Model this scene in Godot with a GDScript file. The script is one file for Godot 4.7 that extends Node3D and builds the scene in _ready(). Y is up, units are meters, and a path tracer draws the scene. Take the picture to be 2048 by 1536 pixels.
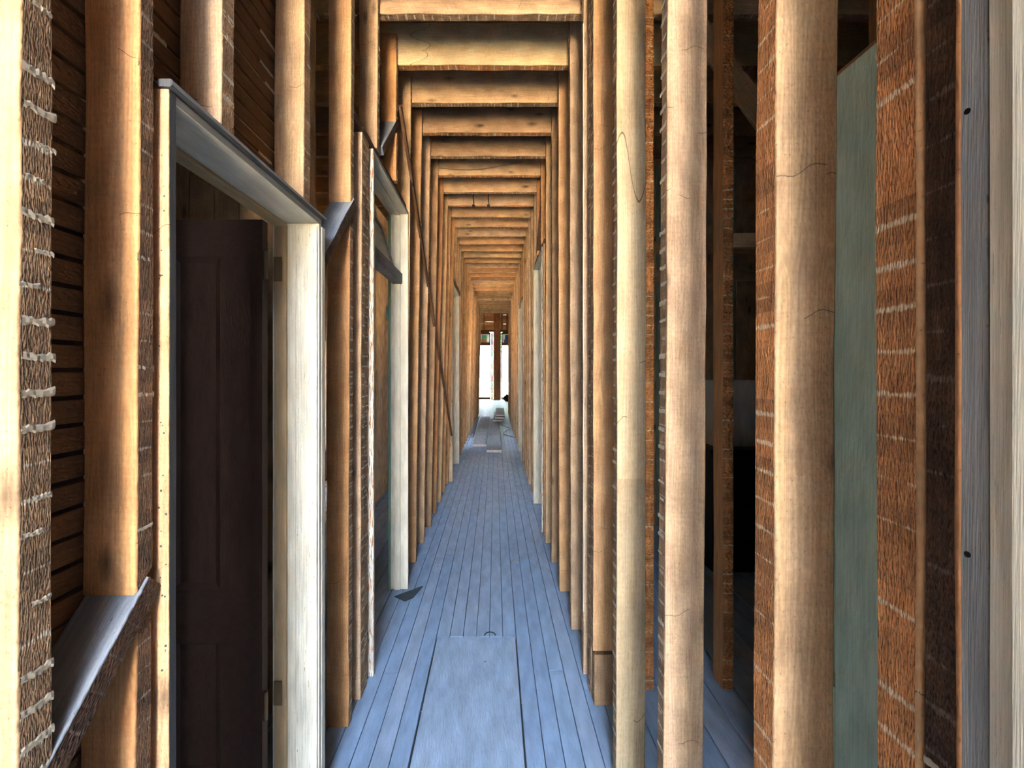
extends Node3D
# A gutted house: a long corridor between bare stud walls, daylight from an added open passage behind the viewer and from the glazed front at the far end.
# Depth d runs away from the camera (world z = -d); x is across the corridor, y is up.

const FOCAL := 870.0      # pixels, for a 2048 x 1536 frame
const EYE := 1.67
const RIGHT := 0.487      # corridor face of the wall on the +x side
const JOIST := 3.74       # underside of the ceiling joists
const LATH := 0.052       # lath pitch

var rng := RandomNumberGenerator.new()
var M := {}
var shared := {}
var v_length := 2.0       # metres of timber that one texture height covers


class Geo:
	var v := PackedVector3Array()
	var n := PackedVector3Array()
	var t := PackedVector2Array()

	func tri(a, b, c, na, nb, nc, ta, tb, tc):
		if (c - a).cross(b - a).dot(na + nb + nc) < 0.0:
			var s = b; b = c; c = s
			s = nb; nb = nc; nc = s
			s = tb; tb = tc; tc = s
		v.append(a); v.append(b); v.append(c)
		n.append(na); n.append(nb); n.append(nc)
		t.append(ta); t.append(tb); t.append(tc)

	func quad(a, b, c, d, na, nb, nc, nd, ta, tb, tc, td):
		tri(a, b, c, na, nb, nc, ta, tb, tc)
		tri(a, c, d, na, nc, nd, ta, tc, td)

	func flat(a, b, c, d, toward):
		var nn = (c - a).cross(b - a).normalized()
		if nn.dot(toward) < 0.0:
			nn = -nn
		var o := Vector2.ZERO
		quad(a, b, c, d, nn, nn, nn, nn, o, Vector2(1, 0), Vector2(1, 1), Vector2(0, 1))


func commit(geos: Array) -> ArrayMesh:
	var m := ArrayMesh.new()
	for g in geos:
		if g.v.is_empty():
			continue
		var a := []
		a.resize(Mesh.ARRAY_MAX)
		a[Mesh.ARRAY_VERTEX] = g.v
		a[Mesh.ARRAY_NORMAL] = g.n
		a[Mesh.ARRAY_TEX_UV] = g.t
		m.add_surface_from_arrays(Mesh.PRIMITIVE_TRIANGLES, a)
	return m


# A sawn timber along +y from 0 to long, wide in x, thick in z. Surfaces: broad faces, narrow faces, ends.
# cut0 and cut1 slant the two ends in the y-z plane; wob is the waviness of the sawn edges in metres.
func timber(long: float, wide: float, thick: float, opt := {}) -> ArrayMesh:
	var r := RandomNumberGenerator.new()
	r.seed = opt.get("seed", 7) * 7919 + 13
	var c: float = opt.get("chamfer", 0.004)
	var wob: float = opt.get("wob", 0.0015)
	var cut0: float = opt.get("cut0", 0.0)
	var cut1: float = opt.get("cut1", 0.0)
	var segs: int = opt.get("segs", maxi(1, int(long / 0.18)))
	var bow: float = opt.get("bow", 0.0)
	var uo := r.randf()
	var vo := r.randf()
	if opt.has("uv"):
		uo = opt.uv.x
		vo = opt.uv.y
	var hx := wide / 2
	var hz := thick / 2
	c = minf(c, minf(hx, hz) * 0.6)
	v_length = opt.get("v_length", 2.0)
	var prof := [Vector2(-hx + c, hz), Vector2(hx - c, hz), Vector2(hx, hz - c), Vector2(hx, -hz + c), Vector2(hx - c, -hz), Vector2(-hx + c, -hz), Vector2(-hx, -hz + c), Vector2(-hx, hz - c)]
	var nor := [Vector3(0, 0, 1), Vector3(0, 0, 1), Vector3(1, 0, 0), Vector3(1, 0, 0), Vector3(0, 0, -1), Vector3(0, 0, -1), Vector3(-1, 0, 0), Vector3(-1, 0, 0)]
	var rings := []
	for k in segs + 1:
		var f := float(k) / segs
		var ring := []
		var off := Vector2(sin(f * PI) * bow, 0)
		var drift := []
		for q in 4:
			drift.append(Vector2(r.randf_range(-wob, wob), r.randf_range(-wob, wob)))
		for i in 8:
			var p: Vector2 = prof[i] + drift[(i + 1) / 2 % 4] + off
			ring.append(Vector3(p.x, lerpf(cut0 * p.y, long + cut1 * p.y, f), p.y))
		rings.append(ring)
	var broad := Geo.new()
	var narrow := Geo.new()
	var ends := Geo.new()
	for k in segs:
		for i in 8:
			var j := (i + 1) % 8
			var a: Vector3 = rings[k][i]
			var b: Vector3 = rings[k][j]
			var d: Vector3 = rings[k + 1][j]
			var e: Vector3 = rings[k + 1][i]
			if i == 2 or i == 6:
				narrow.quad(a, b, d, e, nor[i], nor[j], nor[j], nor[i], uvn(a, uo, vo), uvn(b, uo, vo), uvn(d, uo, vo), uvn(e, uo, vo))
			else:
				broad.quad(a, b, d, e, nor[i], nor[j], nor[j], nor[i], uvb(a, uo, vo), uvb(b, uo, vo), uvb(d, uo, vo), uvb(e, uo, vo))
	for end in [0, segs]:
		var nn := Vector3(0, -1 if end == 0 else 1, 0)
		for i in range(1, 7):
			ends.tri(rings[end][0], rings[end][i], rings[end][i + 1], nn, nn, nn, uvb(rings[end][0] * 3.0, uo, vo), uvb(rings[end][i] * 3.0, uo, vo), uvb(rings[end][i + 1] * 3.0, uo, vo))
	return commit([broad, narrow, ends])


func uvb(p: Vector3, uo: float, vo: float) -> Vector2:
	return Vector2(p.x / 0.35 + uo, p.y / v_length + vo)


func uvn(p: Vector3, uo: float, vo: float) -> Vector2:
	return Vector2(p.z / 0.06 + uo, p.y / (40 * LATH) + vo)


# A closed box mesh with softened edges around the origin.
func block(size: Vector3, c := 0.003) -> ArrayMesh:
	return timber(size.y, size.x, size.z, {"chamfer": c, "wob": 0.0, "segs": 1})


func tube(points: Array, radius: float, sides := 6) -> ArrayMesh:
	var g := Geo.new()
	var rings := []
	for k in points.size():
		var along: Vector3 = (points[mini(k + 1, points.size() - 1)] - points[maxi(k - 1, 0)]).normalized()
		var s := along.cross(Vector3(0.31, 0.91, 0.27)).normalized()
		var u := s.cross(along)
		var ring := []
		for i in sides:
			var a := TAU * i / sides
			ring.append([points[k] + (s * cos(a) + u * sin(a)) * radius, s * cos(a) + u * sin(a)])
		rings.append(ring)
	var o := Vector2.ZERO
	for k in points.size() - 1:
		for i in sides:
			var j := (i + 1) % sides
			var a = rings[k][i]; var b = rings[k][j]; var c = rings[k + 1][j]; var d = rings[k + 1][i]
			g.quad(a[0], b[0], c[0], d[0], a[1], b[1], c[1], d[1], o, o, o, o)
	for e in [0, points.size() - 1]:
		var nn: Vector3 = (points[0] - points[1]) if e == 0 else (points[-1] - points[-2])
		nn = nn.normalized()
		for i in range(1, sides - 1):
			g.tri(rings[e][0][0], rings[e][i][0], rings[e][i + 1][0], nn, nn, nn, o, o, o)
	return commit([g])


func curve(points: Array, steps := 8) -> Array:
	var out := []
	for k in points.size() - 1:
		var a: Vector3 = points[maxi(k - 1, 0)]
		var d: Vector3 = points[mini(k + 2, points.size() - 1)]
		for s in steps:
			out.append(points[k].cubic_interpolate(points[k + 1], a, d, float(s) / steps))
	out.append(points[-1])
	return out


# One line of dried plaster left between two laths: a jagged ridge across a stud's narrow face. Lies in the y-z plane, proud in +x.
func ridge_geo(g: Geo, at: Vector3, across: float, tall: float, proud: float, r: RandomNumberGenerator):
	var n := 10
	var rows := []
	for i in n + 1:
		var z := -across / 2 + across * i / n
		var h := tall * r.randf_range(0.6, 1.0)
		var y := r.randf_range(-0.14, 0.14) * tall
		var p := proud * r.randf_range(0.4, 1.0)
		rows.append([at + Vector3(0, y - h / 2, z), at + Vector3(p, y - h * 0.2, z), at + Vector3(p, y + h * 0.25, z), at + Vector3(0, y + h / 2, z)])
	for i in n:
		for k in 3:
			g.flat(rows[i][k], rows[i + 1][k], rows[i + 1][k + 1], rows[i][k + 1], Vector3(1, [-0.7, 0.0, 0.7][k], 0))


func ridge_mesh(variant: int, across: float, tall := 0.014) -> ArrayMesh:
	var key := "ridge%d_%d_%d" % [variant, int(across * 1000), int(tall * 10000)]
	if not shared.has(key):
		var r := RandomNumberGenerator.new()
		r.seed = 400 + variant
		var g := Geo.new()
		ridge_geo(g, Vector3.ZERO, across, tall, 0.0018, r)
		shared[key] = commit([g])
	return shared[key]


func ridges_strip(variant: int, y0: float, y1: float, across: float) -> ArrayMesh:
	var key := "strip%d_%d_%d" % [variant, int(y0 * 10), int(y1 * 10)]
	if not shared.has(key):
		var r := RandomNumberGenerator.new()
		r.seed = 900 + variant
		var g := Geo.new()
		var y := y0 + 0.02
		while y < y1 - 0.02:
			if r.randf() < 0.8:
				ridge_geo(g, Vector3(0, y, r.randf_range(-0.006, 0.006)), across * r.randf_range(0.6, 1.0), 0.011, 0.003, r)
			y += LATH
		shared[key] = commit([g])
	return shared[key]


func put(parent: Node, called: String, mesh: Mesh, mats, pos := Vector3.ZERO, basis := Basis()) -> MeshInstance3D:
	var o := MeshInstance3D.new()
	o.name = called
	o.mesh = mesh
	if mats is Material:
		mats = [mats]
	for k in mesh.get_surface_count():
		o.set_surface_override_material(k, mats[mini(k, mats.size() - 1)])
	o.transform = Transform3D(basis, pos)
	parent.add_child(o, true)
	return o


func thing(called: String, label: String, category: String, pos := Vector3.ZERO, kind := "", group := "") -> Node3D:
	var o := Node3D.new()
	o.name = called
	add_child(o, true)
	o.position = pos
	tag(o, label, category, kind, group)
	return o


func tag(o: Node, label: String, category: String, kind := "", group := ""):
	o.set_meta("label", label)
	o.set_meta("category", category)
	if kind:
		o.set_meta("kind", kind)
	if group:
		o.set_meta("group", group)


# ---------------------------------------------------------------- textures

func noise_bytes(w: int, h: int, freq: float, sd: int, to_w: int, to_h: int, octaves := 3) -> PackedByteArray:
	var n := FastNoiseLite.new()
	n.seed = sd
	n.noise_type = FastNoiseLite.TYPE_SIMPLEX_SMOOTH
	n.frequency = freq
	n.fractal_octaves = octaves
	var im := n.get_seamless_image(w, h)
	im.convert(Image.FORMAT_L8)
	if w != to_w or h != to_h:
		im.resize(to_w, to_h, Image.INTERPOLATE_CUBIC)
	return im.get_data()


func picture(w: int, h: int, bytes: PackedByteArray) -> ImageTexture:
	return ImageTexture.create_from_image(Image.create_from_data(w, h, false, Image.FORMAT_RGB8, bytes))


func bumps(w: int, h: int, bytes: PackedByteArray, strength: float) -> ImageTexture:
	var im := Image.create_from_data(w, h, false, Image.FORMAT_L8, bytes)
	im.convert(Image.FORMAT_RGBA8)
	im.bump_map_to_normal_map(strength)
	return ImageTexture.create_from_image(im)


# Sawn softwood: long growth streaks, cross saw marks, knots and dark flecks.
func wood_texture(sd: int, knots: int, dark: Vector3, light: Vector3, stain := false) -> ImageTexture:
	var w := 512
	var h := 2048
	var grain := noise_bytes(256, 48, 0.03, sd, w, h, 2)
	var fine := noise_bytes(512, 128, 0.16, sd + 1, w, h, 2)
	var blot := noise_bytes(64, 256, 0.035, sd + 2, w, h, 3)
	var saw := noise_bytes(24, 1024, 0.22, sd + 3, w, h, 2)
	var fleck := noise_bytes(256, 1024, 0.21, sd + 4, w, h, 2)
	var mottle := noise_bytes(512, 1024, 0.10, sd + 5, w, h, 4)
	var r := RandomNumberGenerator.new()
	r.seed = sd
	var spots := []
	for k in knots:
		spots.append([r.randf() * w, r.randf() * h, r.randf_range(9, 20)])
	var checks := {}
	for k in 9:
		var cx := r.randi_range(0, w)
		var cy := r.randf() * h
		var tilt := r.randf_range(-0.22, 0.3)
		for q in r.randi_range(40, 130):
			var yy := int(cy + tilt * q + 5.0 * sin(q * 0.07 + k)) % h
			for e in (1 if q % 3 else 2):
				checks[((yy + e) % h) * w + (cx + q) % w] = true
	var out := PackedByteArray()
	out.resize(w * h * 3)
	var at := 0
	var i := 0
	for y in h:
		var near := []
		for s in spots:
			if absf(y - s[1]) < s[2] * 4.0:
				near.append(s)
		for x in w:
			var g := grain[i] / 255.0
			var ring := absf(fposmod(g * 5.0, 1.0) - 0.5) * 2.0
			var f := 0.20 * ring + 0.14 * (fine[i] / 255.0) + 0.40 * (blot[i] / 255.0) + 0.26 * (mottle[i] / 255.0)
			f += (saw[i] / 255.0 - 0.5) * 0.12
			var k := 1.0
			if fleck[i] < 44:
				k = 0.80
			for s in near:
				var q: float = Vector2(x - s[0], (y - s[1]) * 0.55).length() / s[2]
				if q < 1.0:
					k *= lerpf(0.60, 0.80, q)
				elif q < 2.1:
					k *= lerpf(0.78, 1.0, (q - 1.0) / 1.1)
			if checks.has(i):
				k *= 0.5
			if stain:
				var edge := 0.30 * h + 60.0 * sin(x * 0.031) + 46.0 * (blot[(i + 900) % blot.size()] / 255.0)
				if absf(y - edge) < 3.0:
					k *= 0.6
				elif y > edge:
					k *= 0.93
			f = clampf(f, 0.0, 1.0)
			out[at] = int(clampf(lerpf(dark.x, light.x, f) * k, 0, 255))
			out[at + 1] = int(clampf(lerpf(dark.y, light.y, f) * k, 0, 255))
			out[at + 2] = int(clampf(lerpf(dark.z, light.z, f) * k * lerpf(0.97, 1.03, g), 0, 255))
			at += 3
			i += 1
	return picture(w, h, out)


# The face of a stud that carried lath: rough brown wood crossed by pale lines where plaster keyed between the laths.
func lath_face_texture(sd: int, dark: Vector3, light: Vector3, plaster: Vector3) -> ImageTexture:
	var w := 128
	var h := 2048
	var grain := noise_bytes(128, 160, 0.09, sd, w, h, 3)
	var blot := noise_bytes(32, 512, 0.06, sd + 1, w, h, 3)
	var pit := noise_bytes(128, 1024, 0.17, sd + 2, w, h, 2)
	var out := PackedByteArray()
	out.resize(w * h * 3)
	var at := 0
	var i := 0
	var r := RandomNumberGenerator.new()
	r.seed = sd
	var have := []
	var tint := []
	for k in 41:
		have.append(r.randf())
		tint.append(r.randf_range(0.86, 1.12))
	for y in h:
		var pos := y / 51.2
		var row := int(pos)
		var q := absf(pos - row - 0.5) * 51.2
		for x in w:
			var f := 0.5 * grain[i] / 255.0 + 0.5 * blot[i] / 255.0
			var c: Vector3 = dark.lerp(light, f) * (0.75 if pit[i] < 70 else 1.0) * tint[row]
			var p: float = 0.0
			if have[row] > 0.22:
				p = clampf((5.0 * have[row] + 4.0 * (blot[i] / 255.0 - 0.5) + 5.0 * (pit[i] / 255.0 - 0.5) - q) / 2.5, 0, 1)
			c = c.lerp(plaster * lerpf(0.8, 1.05, pit[i] / 255.0), p * 0.75)
			out[at] = int(clampf(c.x, 0, 255)); out[at + 1] = int(clampf(c.y, 0, 255)); out[at + 2] = int(clampf(c.z, 0, 255))
			at += 3
			i += 1
	return picture(w, h, out)


# Old brushed paint, nearly neutral so that the material's colour tints it; worn > 0 lets patches of another colour through.
func paint_texture(sd: int, worn: float, under: Vector3, streak := 0.10) -> ImageTexture:
	var w := 512
	var h := 1024
	var brush := noise_bytes(512, 64, 0.09, sd, w, h, 3)
	var blot := noise_bytes(128, 256, 0.03, sd + 1, w, h, 4)
	var grit := noise_bytes(512, 1024, 0.25, sd + 2, w, h, 2)
	var peel := noise_bytes(512, 256, 0.09, sd + 3, w, h, 4)
	var out := PackedByteArray()
	out.resize(w * h * 3)
	var at := 0
	for i in w * h:
		var f := 1.0 - streak * (brush[i] / 255.0) - 0.16 * (blot[i] / 255.0)
		if grit[i] > 212:
			f += 0.10
		elif grit[i] < 36:
			f -= 0.16
		var c := Vector3(f, f, f) * 245.0
		if worn > 0.0 and peel[i] / 255.0 + 0.12 * (grit[i] / 255.0 - 0.5) < worn:
			c = under * lerpf(0.7, 1.0, blot[i] / 255.0)
		out[at] = int(clampf(c.x, 0, 255)); out[at + 1] = int(clampf(c.y, 0, 255)); out[at + 2] = int(clampf(c.z, 0, 255))
		at += 3
	return picture(w, h, out)


func mat(color: Color, tex: Texture2D = null, rough := 0.85, normal: Texture2D = null, strength := 0.6) -> StandardMaterial3D:
	var m := StandardMaterial3D.new()
	m.albedo_color = color
	m.albedo_texture = tex
	m.roughness = rough
	m.metallic_specular = 0.35
	if normal:
		m.normal_enabled = true
		m.normal_texture = normal
		m.normal_scale = strength
	return m


func make_materials():
	var woods := [
		wood_texture(11, 3, Vector3(138, 109, 83), Vector3(226, 194, 153)),
		wood_texture(29, 7, Vector3(130, 103, 79), Vector3(224, 190, 149)),
	]
	var stained := wood_texture(53, 1, Vector3(160, 132, 96), Vector3(234, 212, 170), true)
	var rough_n := bumps(512, 1024, noise_bytes(512, 1024, 0.11, 77, 512, 1024, 3), 4.0)
	# tones of the timbers: fresh orange pine, tan, grey-brown, pale
	var tones := [Color(1, 0.93, 0.84), Color(1, 0.98, 0.93), Color(0.93, 0.80, 0.68), Color(0.86, 0.83, 0.79), Color(1, 0.88, 0.74), Color(1, 1, 1)]
	for k in tones.size():
		M["wood%d" % k] = mat(tones[k], woods[k % 2], 0.85, rough_n, 0.35)
	M.stained = mat(Color(1, 1, 1), stained, 0.85, rough_n, 0.3)  # pale cream tone puts overexposed light into the wood; stain is its own
	M.pale = mat(Color(1.0, 1.0, 0.96), stained, 0.85, rough_n, 0.3)
	M.dark_wood = mat(Color(0.50, 0.43, 0.38), woods[1], 0.9, rough_n, 0.5)
	M.old_wood = mat(Color(0.72, 0.62, 0.52), woods[0], 0.9, rough_n, 0.5)
	M.post = mat(Color(0.80, 0.66, 0.56), woods[0], 0.9, rough_n, 0.5)
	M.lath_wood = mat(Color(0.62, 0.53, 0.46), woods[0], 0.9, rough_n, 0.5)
	var faces := [
		lath_face_texture(101, Vector3(112, 88, 66), Vector3(186, 152, 118), Vector3(226, 220, 206)),
		lath_face_texture(131, Vector3(142, 94, 58), Vector3(210, 152, 100), Vector3(226, 216, 196)),
	]
	var face_n := bumps(128, 1024, noise_bytes(128, 1024, 0.13, 171, 128, 1024, 3), 10.0)
	M.face0 = mat(Color(1, 0.98, 0.95), faces[0], 0.92, face_n, 0.8)
	M.face1 = mat(Color(1, 0.95, 0.88), faces[1], 0.92, face_n, 0.8)
	M.face2 = mat(Color(0.78, 0.74, 0.72), faces[0], 0.92, face_n, 0.8)
	M.face3 = mat(Color(0.55, 0.49, 0.46), faces[0], 0.92, face_n, 0.8)
	M.plaster = mat(Color(0.70, 0.65, 0.56), null, 0.95)
	var paint := paint_texture(201, 0.0, Vector3.ZERO)
	var floor_tex := paint_texture(277, 0.0, Vector3.ZERO, 0.03)
	var peeled := paint_texture(233, 0.14, Vector3(150, 132, 112), 0.16)
	var shabby := paint_texture(263, 0.36, Vector3(176, 118, 70), 0.2)
	var paint_n := bumps(512, 1024, noise_bytes(512, 512, 0.05, 299, 512, 1024, 4), 4.0)
	M.floor_paint = mat(Color(0.66, 0.76, 0.86), floor_tex, 0.62, paint_n, 0.5)
	M.floor_paint2 = mat(Color(0.64, 0.74, 0.85), floor_tex, 0.6, paint_n, 0.5)
	M.floor_paint3 = mat(Color(0.69, 0.77, 0.86), floor_tex, 0.64, paint_n, 0.5)
	M.hatch = mat(Color(0.70, 0.78, 0.86), floor_tex, 0.66, paint_n, 0.5)
	M.cream = mat(Color(0.94, 0.90, 0.79), paint, 0.55, paint_n, 0.35)
	M.cream_old = mat(Color(0.95, 0.92, 0.82), peeled, 0.6, paint_n, 0.6)
	M.cream_bare = mat(Color(0.97, 0.93, 0.84), shabby, 0.7, paint_n, 0.8)
	M.tan_paint = mat(Color(0.80, 0.68, 0.50), paint, 0.6, paint_n, 0.4)
	M.grey_wood = mat(Color(0.66, 0.66, 0.64), peeled, 0.85, paint_n, 1.0)
	M.lit_grey = mat(Color(0.62, 0.64, 0.66), peeled, 0.95, rough_n, 0.5)  # bluish daylight on the brace tops, put into the colour
	M.bare_edge = mat(Color(1, 0.96, 0.90), woods[1], 0.85, rough_n, 0.5)
	M.grey_dark = mat(Color(0.34, 0.34, 0.34), peeled, 0.85, paint_n, 1.0)
	M.mint = mat(Color(0.60, 0.76, 0.66), paint, 0.6, paint_n, 0.5)
	M.green = mat(Color(0.74, 0.80, 0.68), paint, 0.5, paint_n, 0.4)
	M.door_brown = mat(Color(0.33, 0.25, 0.21), paint, 0.45, paint_n, 0.3)
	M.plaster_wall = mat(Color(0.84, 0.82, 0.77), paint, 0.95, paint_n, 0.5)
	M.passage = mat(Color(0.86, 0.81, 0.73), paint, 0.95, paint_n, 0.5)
	M.passage_darkened = mat(Color(0.44, 0.36, 0.31), paint, 0.95, paint_n, 0.5)  # unseen passage wall, darkened to cut its bounce light
	M.dimmed_wall = mat(Color(0.40, 0.36, 0.33), paint, 0.95, paint_n, 0.5)  # wall colour darkened so that rooms and hall stay dim
	M.green_grey = mat(Color(0.66, 0.70, 0.63), paint, 0.95, paint_n, 0.5)
	M.white_panel = mat(Color(0.88, 0.87, 0.82), paint, 0.6, paint_n, 0.3)
	M.milk_pane = mat(Color(0.78, 0.78, 0.74), peeled, 0.4)
	M.plank = mat(Color(0.66, 0.68, 0.68), paint, 0.85, rough_n, 0.3)
	M.plank_end = mat(Color(0.92, 0.84, 0.77), paint, 0.85)
	M.black = mat(Color(0.05, 0.05, 0.055), null, 0.5)
	M.iron = mat(Color(0.10, 0.10, 0.10), null, 0.45)
	M.iron.metallic = 0.6
	M.slate = mat(Color(0.25, 0.28, 0.29), paint, 0.6)
	M.cable_grey = mat(Color(0.50, 0.46, 0.42), null, 0.7)
	M.brass = mat(Color(0.55, 0.46, 0.33), paint, 0.5)
	M.brass.metallic = 0.3
	M.clap = mat(Color(1.0, 0.90, 0.76), woods[0], 0.8)
	M.grass = mat(Color(0.56, 0.60, 0.40), paint, 0.95)
	M.leaf = mat(Color(0.45, 0.62, 0.33), null, 0.7)
	M.bark = mat(Color(0.40, 0.33, 0.27), woods[1], 0.95)
	M.earth = mat(Color(0.86, 0.82, 0.76), paint, 0.95)
	M.rail_paint = mat(Color(0.90, 0.80, 0.70), paint, 0.7)
	M.porch = mat(Color(0.72, 0.78, 0.80), paint, 0.7)
	var glass := StandardMaterial3D.new()
	glass.transparency = BaseMaterial3D.TRANSPARENCY_ALPHA
	glass.albedo_color = Color(0.95, 1.0, 1.0, 0.06)
	glass.roughness = 0.0
	M.glass = glass
	for c in [["green_glass", Color(0.05, 0.46, 0.32)], ["yellow_glass", Color(0.50, 0.42, 0.12)], ["blue_glass", Color(0.06, 0.12, 0.58)], ["rose_glass", Color(0.40, 0.16, 0.26)], ["milk_glass", Color(0.40, 0.43, 0.42)]]:
		var g := StandardMaterial3D.new()
		g.albedo_color = c[1]
		g.roughness = 0.2
		g.backlight_enabled = true
		g.backlight = c[1]
		M[c[0]] = g


# ---------------------------------------------------------------- placing

const ALONG := Basis(Vector3(1, 0, 0), Vector3(0, 0, -1), Vector3(0, 1, 0))      # timber running away from the camera, broad face up
const ALONG_EDGE := Basis(Vector3(0, 1, 0), Vector3(0, 0, -1), Vector3(-1, 0, 0))  # running away, broad face to the side
const ACROSS := Basis(Vector3(0, 1, 0), Vector3(1, 0, 0), Vector3(0, 0, -1))     # running along x, broad face to the camera
const ACROSS_FLAT := Basis(Vector3(0, 0, 1), Vector3(1, 0, 0), Vector3(0, 1, 0))   # running along x, broad face up


# the wall on the -x side stands a little out of plumb, more so farther in: its face at floor level and its lean
func left_x(d: float) -> float:
	return 0.682 - maxf(0.0, d - 7.0) * 0.009


func left_lean(d: float) -> float:
	return 0.003 + 0.021 * clampf((d - 2.4) / 2.5, 0.0, 1.0)


func brace_y(d: float) -> float:
	return 1.245 + (d - 0.864)


# A stud of a corridor wall: side -1 or +1, near face at depth d, from y0 to y1. opt: thick, wide, tone, face, cut0, cut1, ridges (0 none, 1 joined, 2 each its own), label
func stud(wall: Node3D, side: int, d: float, y0: float, y1: float, opt := {}) -> MeshInstance3D:
	var thick: float = opt.get("thick", 0.05)
	var wide: float = opt.get("wide", 0.105)
	var sd: int = opt.get("seed", int(d * 97) + (500 if side > 0 else 0) + int(y0 * 31))
	var r := RandomNumberGenerator.new()
	r.seed = sd
	var tone: String = opt.get("tone", "wood%d" % r.randi_range(0, 5))
	var face: String = opt.get("face", "face%d" % r.randi_range(0, 2))
	var xf: float = left_x(d) if side < 0 else RIGHT
	xf = opt.get("x", xf) + r.randf_range(-0.003, 0.003)
	var m := timber(y1 - y0, wide, thick, {"seed": sd, "cut0": opt.get("cut0", 0.0), "cut1": opt.get("cut1", 0.0), "wob": 0.0016, "chamfer": 0.0045, "bow": r.randf_range(-0.005, 0.005) if y1 - y0 > 2.0 else 0.0}.merged({"uv": opt.uv, "v_length": 4.0} if opt.has("uv") else {}))
	var tilt: float = left_lean(d) if side < 0 else 0.0
	var lean := Basis(Vector3(0, 0, 1), -tilt + opt.get("lean", r.randf_range(-0.0015, 0.0015)))
	var o := put(wall, opt.get("called", "wall_stud"), m, [M[tone], M[face], M[tone]], Vector3(side * (xf + wide / 2), y0, -(d + thick / 2)), lean)
	o.position.x += tilt * y0
	if opt.has("label"):
		o.set_meta("label", opt.label)
	var ridges: int = opt.get("ridges", 1)
	var turn := Basis() if side < 0 else Basis(Vector3(0, 1, 0), PI)
	if ridges == 1:
		var s := put(o, "plaster_residue", ridges_strip(sd % 5, 0.0, y1 - y0, thick * 0.9), M.plaster, Vector3(-side * wide / 2, 0, 0), turn)
		s.set_meta("kind", "stuff")
	elif ridges == 2:
		var span: float = 768.0 / FOCAL * (d + thick) + 0.05
		var y := maxf(y0, EYE - span) + r.randf() * LATH
		while y < minf(y1, EYE + span) - 0.02:
			if r.randf() < opt.get("much", 0.72):
				var full := r.randf()
				put(o, "plaster_ridge", ridge_mesh(r.randi_range(0, 5), thick * (0.90 if full < 0.75 else 0.55), 0.015 if full < 0.7 else 0.009), M.plaster, Vector3(-side * (wide / 2 - 0.001), y - y0, r.randf_range(-0.003, 0.003) + (0.0 if full < 0.75 else r.randf_range(-0.2, 0.2) * thick)), turn)
			y += LATH * r.randf_range(0.96, 1.04)
	return o


# The lined opening of a doorway in a corridor wall. d0 and d1: clear opening; top: underside of the head.
func doorway(called: String, side: int, d0: float, d1: float, top: float, look: Dictionary) -> Node3D:
	var x0: float = look.get("x", (left_x(d0) if side < 0 else RIGHT) - 0.022)
	var x1: float = x0 + look.get("deep", 0.15)
	var t := 0.022
	var n := thing(called, look.label, "doorway", Vector3.ZERO, "structure")
	var w := x1 - x0
	var mid := side * (x0 + w / 2)
	var nj := put(n, "jamb", timber(top + t, w, t, {"seed": int(d0 * 50) + 3, "wob": 0.0006, "chamfer": 0.002}), [M[look.near[0]], M[look.near[1]], M[look.near[0]]], Vector3(mid, 0, -(d0 - t / 2)))
	nj.set_meta("label", look.near_label)
	var fj := put(n, "jamb", timber(top, w, t, {"seed": int(d1 * 50) + 5, "wob": 0.0005, "chamfer": 0.002}), [M[look.far[0]], M[look.far[1]], M[look.far[0]]], Vector3(mid, 0, -(d1 + t / 2)))
	fj.set_meta("label", look.far_label)
	put(n, "head_jamb", timber(d1 - d0 + t, w, t, {"seed": int(d1 * 50) + 9, "wob": 0.0005, "chamfer": 0.002}), [M[look.far[0]], M[look.head], M[look.far[0]]], Vector3(mid, top + t / 2, -d0), ALONG)
	# stops: the thin strips the leaf shuts against
	var sx: float = side * (x0 + look.get("stop", 0.085))
	put(fj, "door_stop", timber(top - 0.01, 0.045, 0.012, {"seed": 4, "wob": 0.0004, "chamfer": 0.003}), M[look.get("stop_mat", look.far[0])], Vector3(sx - mid, 0, t / 2 + 0.006))
	put(n, "head_stop", timber(d1 - d0 - 0.01, 0.045, 0.012, {"seed": 4, "wob": 0.0004, "chamfer": 0.003}), M[look.get("stop_mat", look.far[0])], Vector3(sx, top - 0.0065, -d0), ALONG)
	return n


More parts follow.
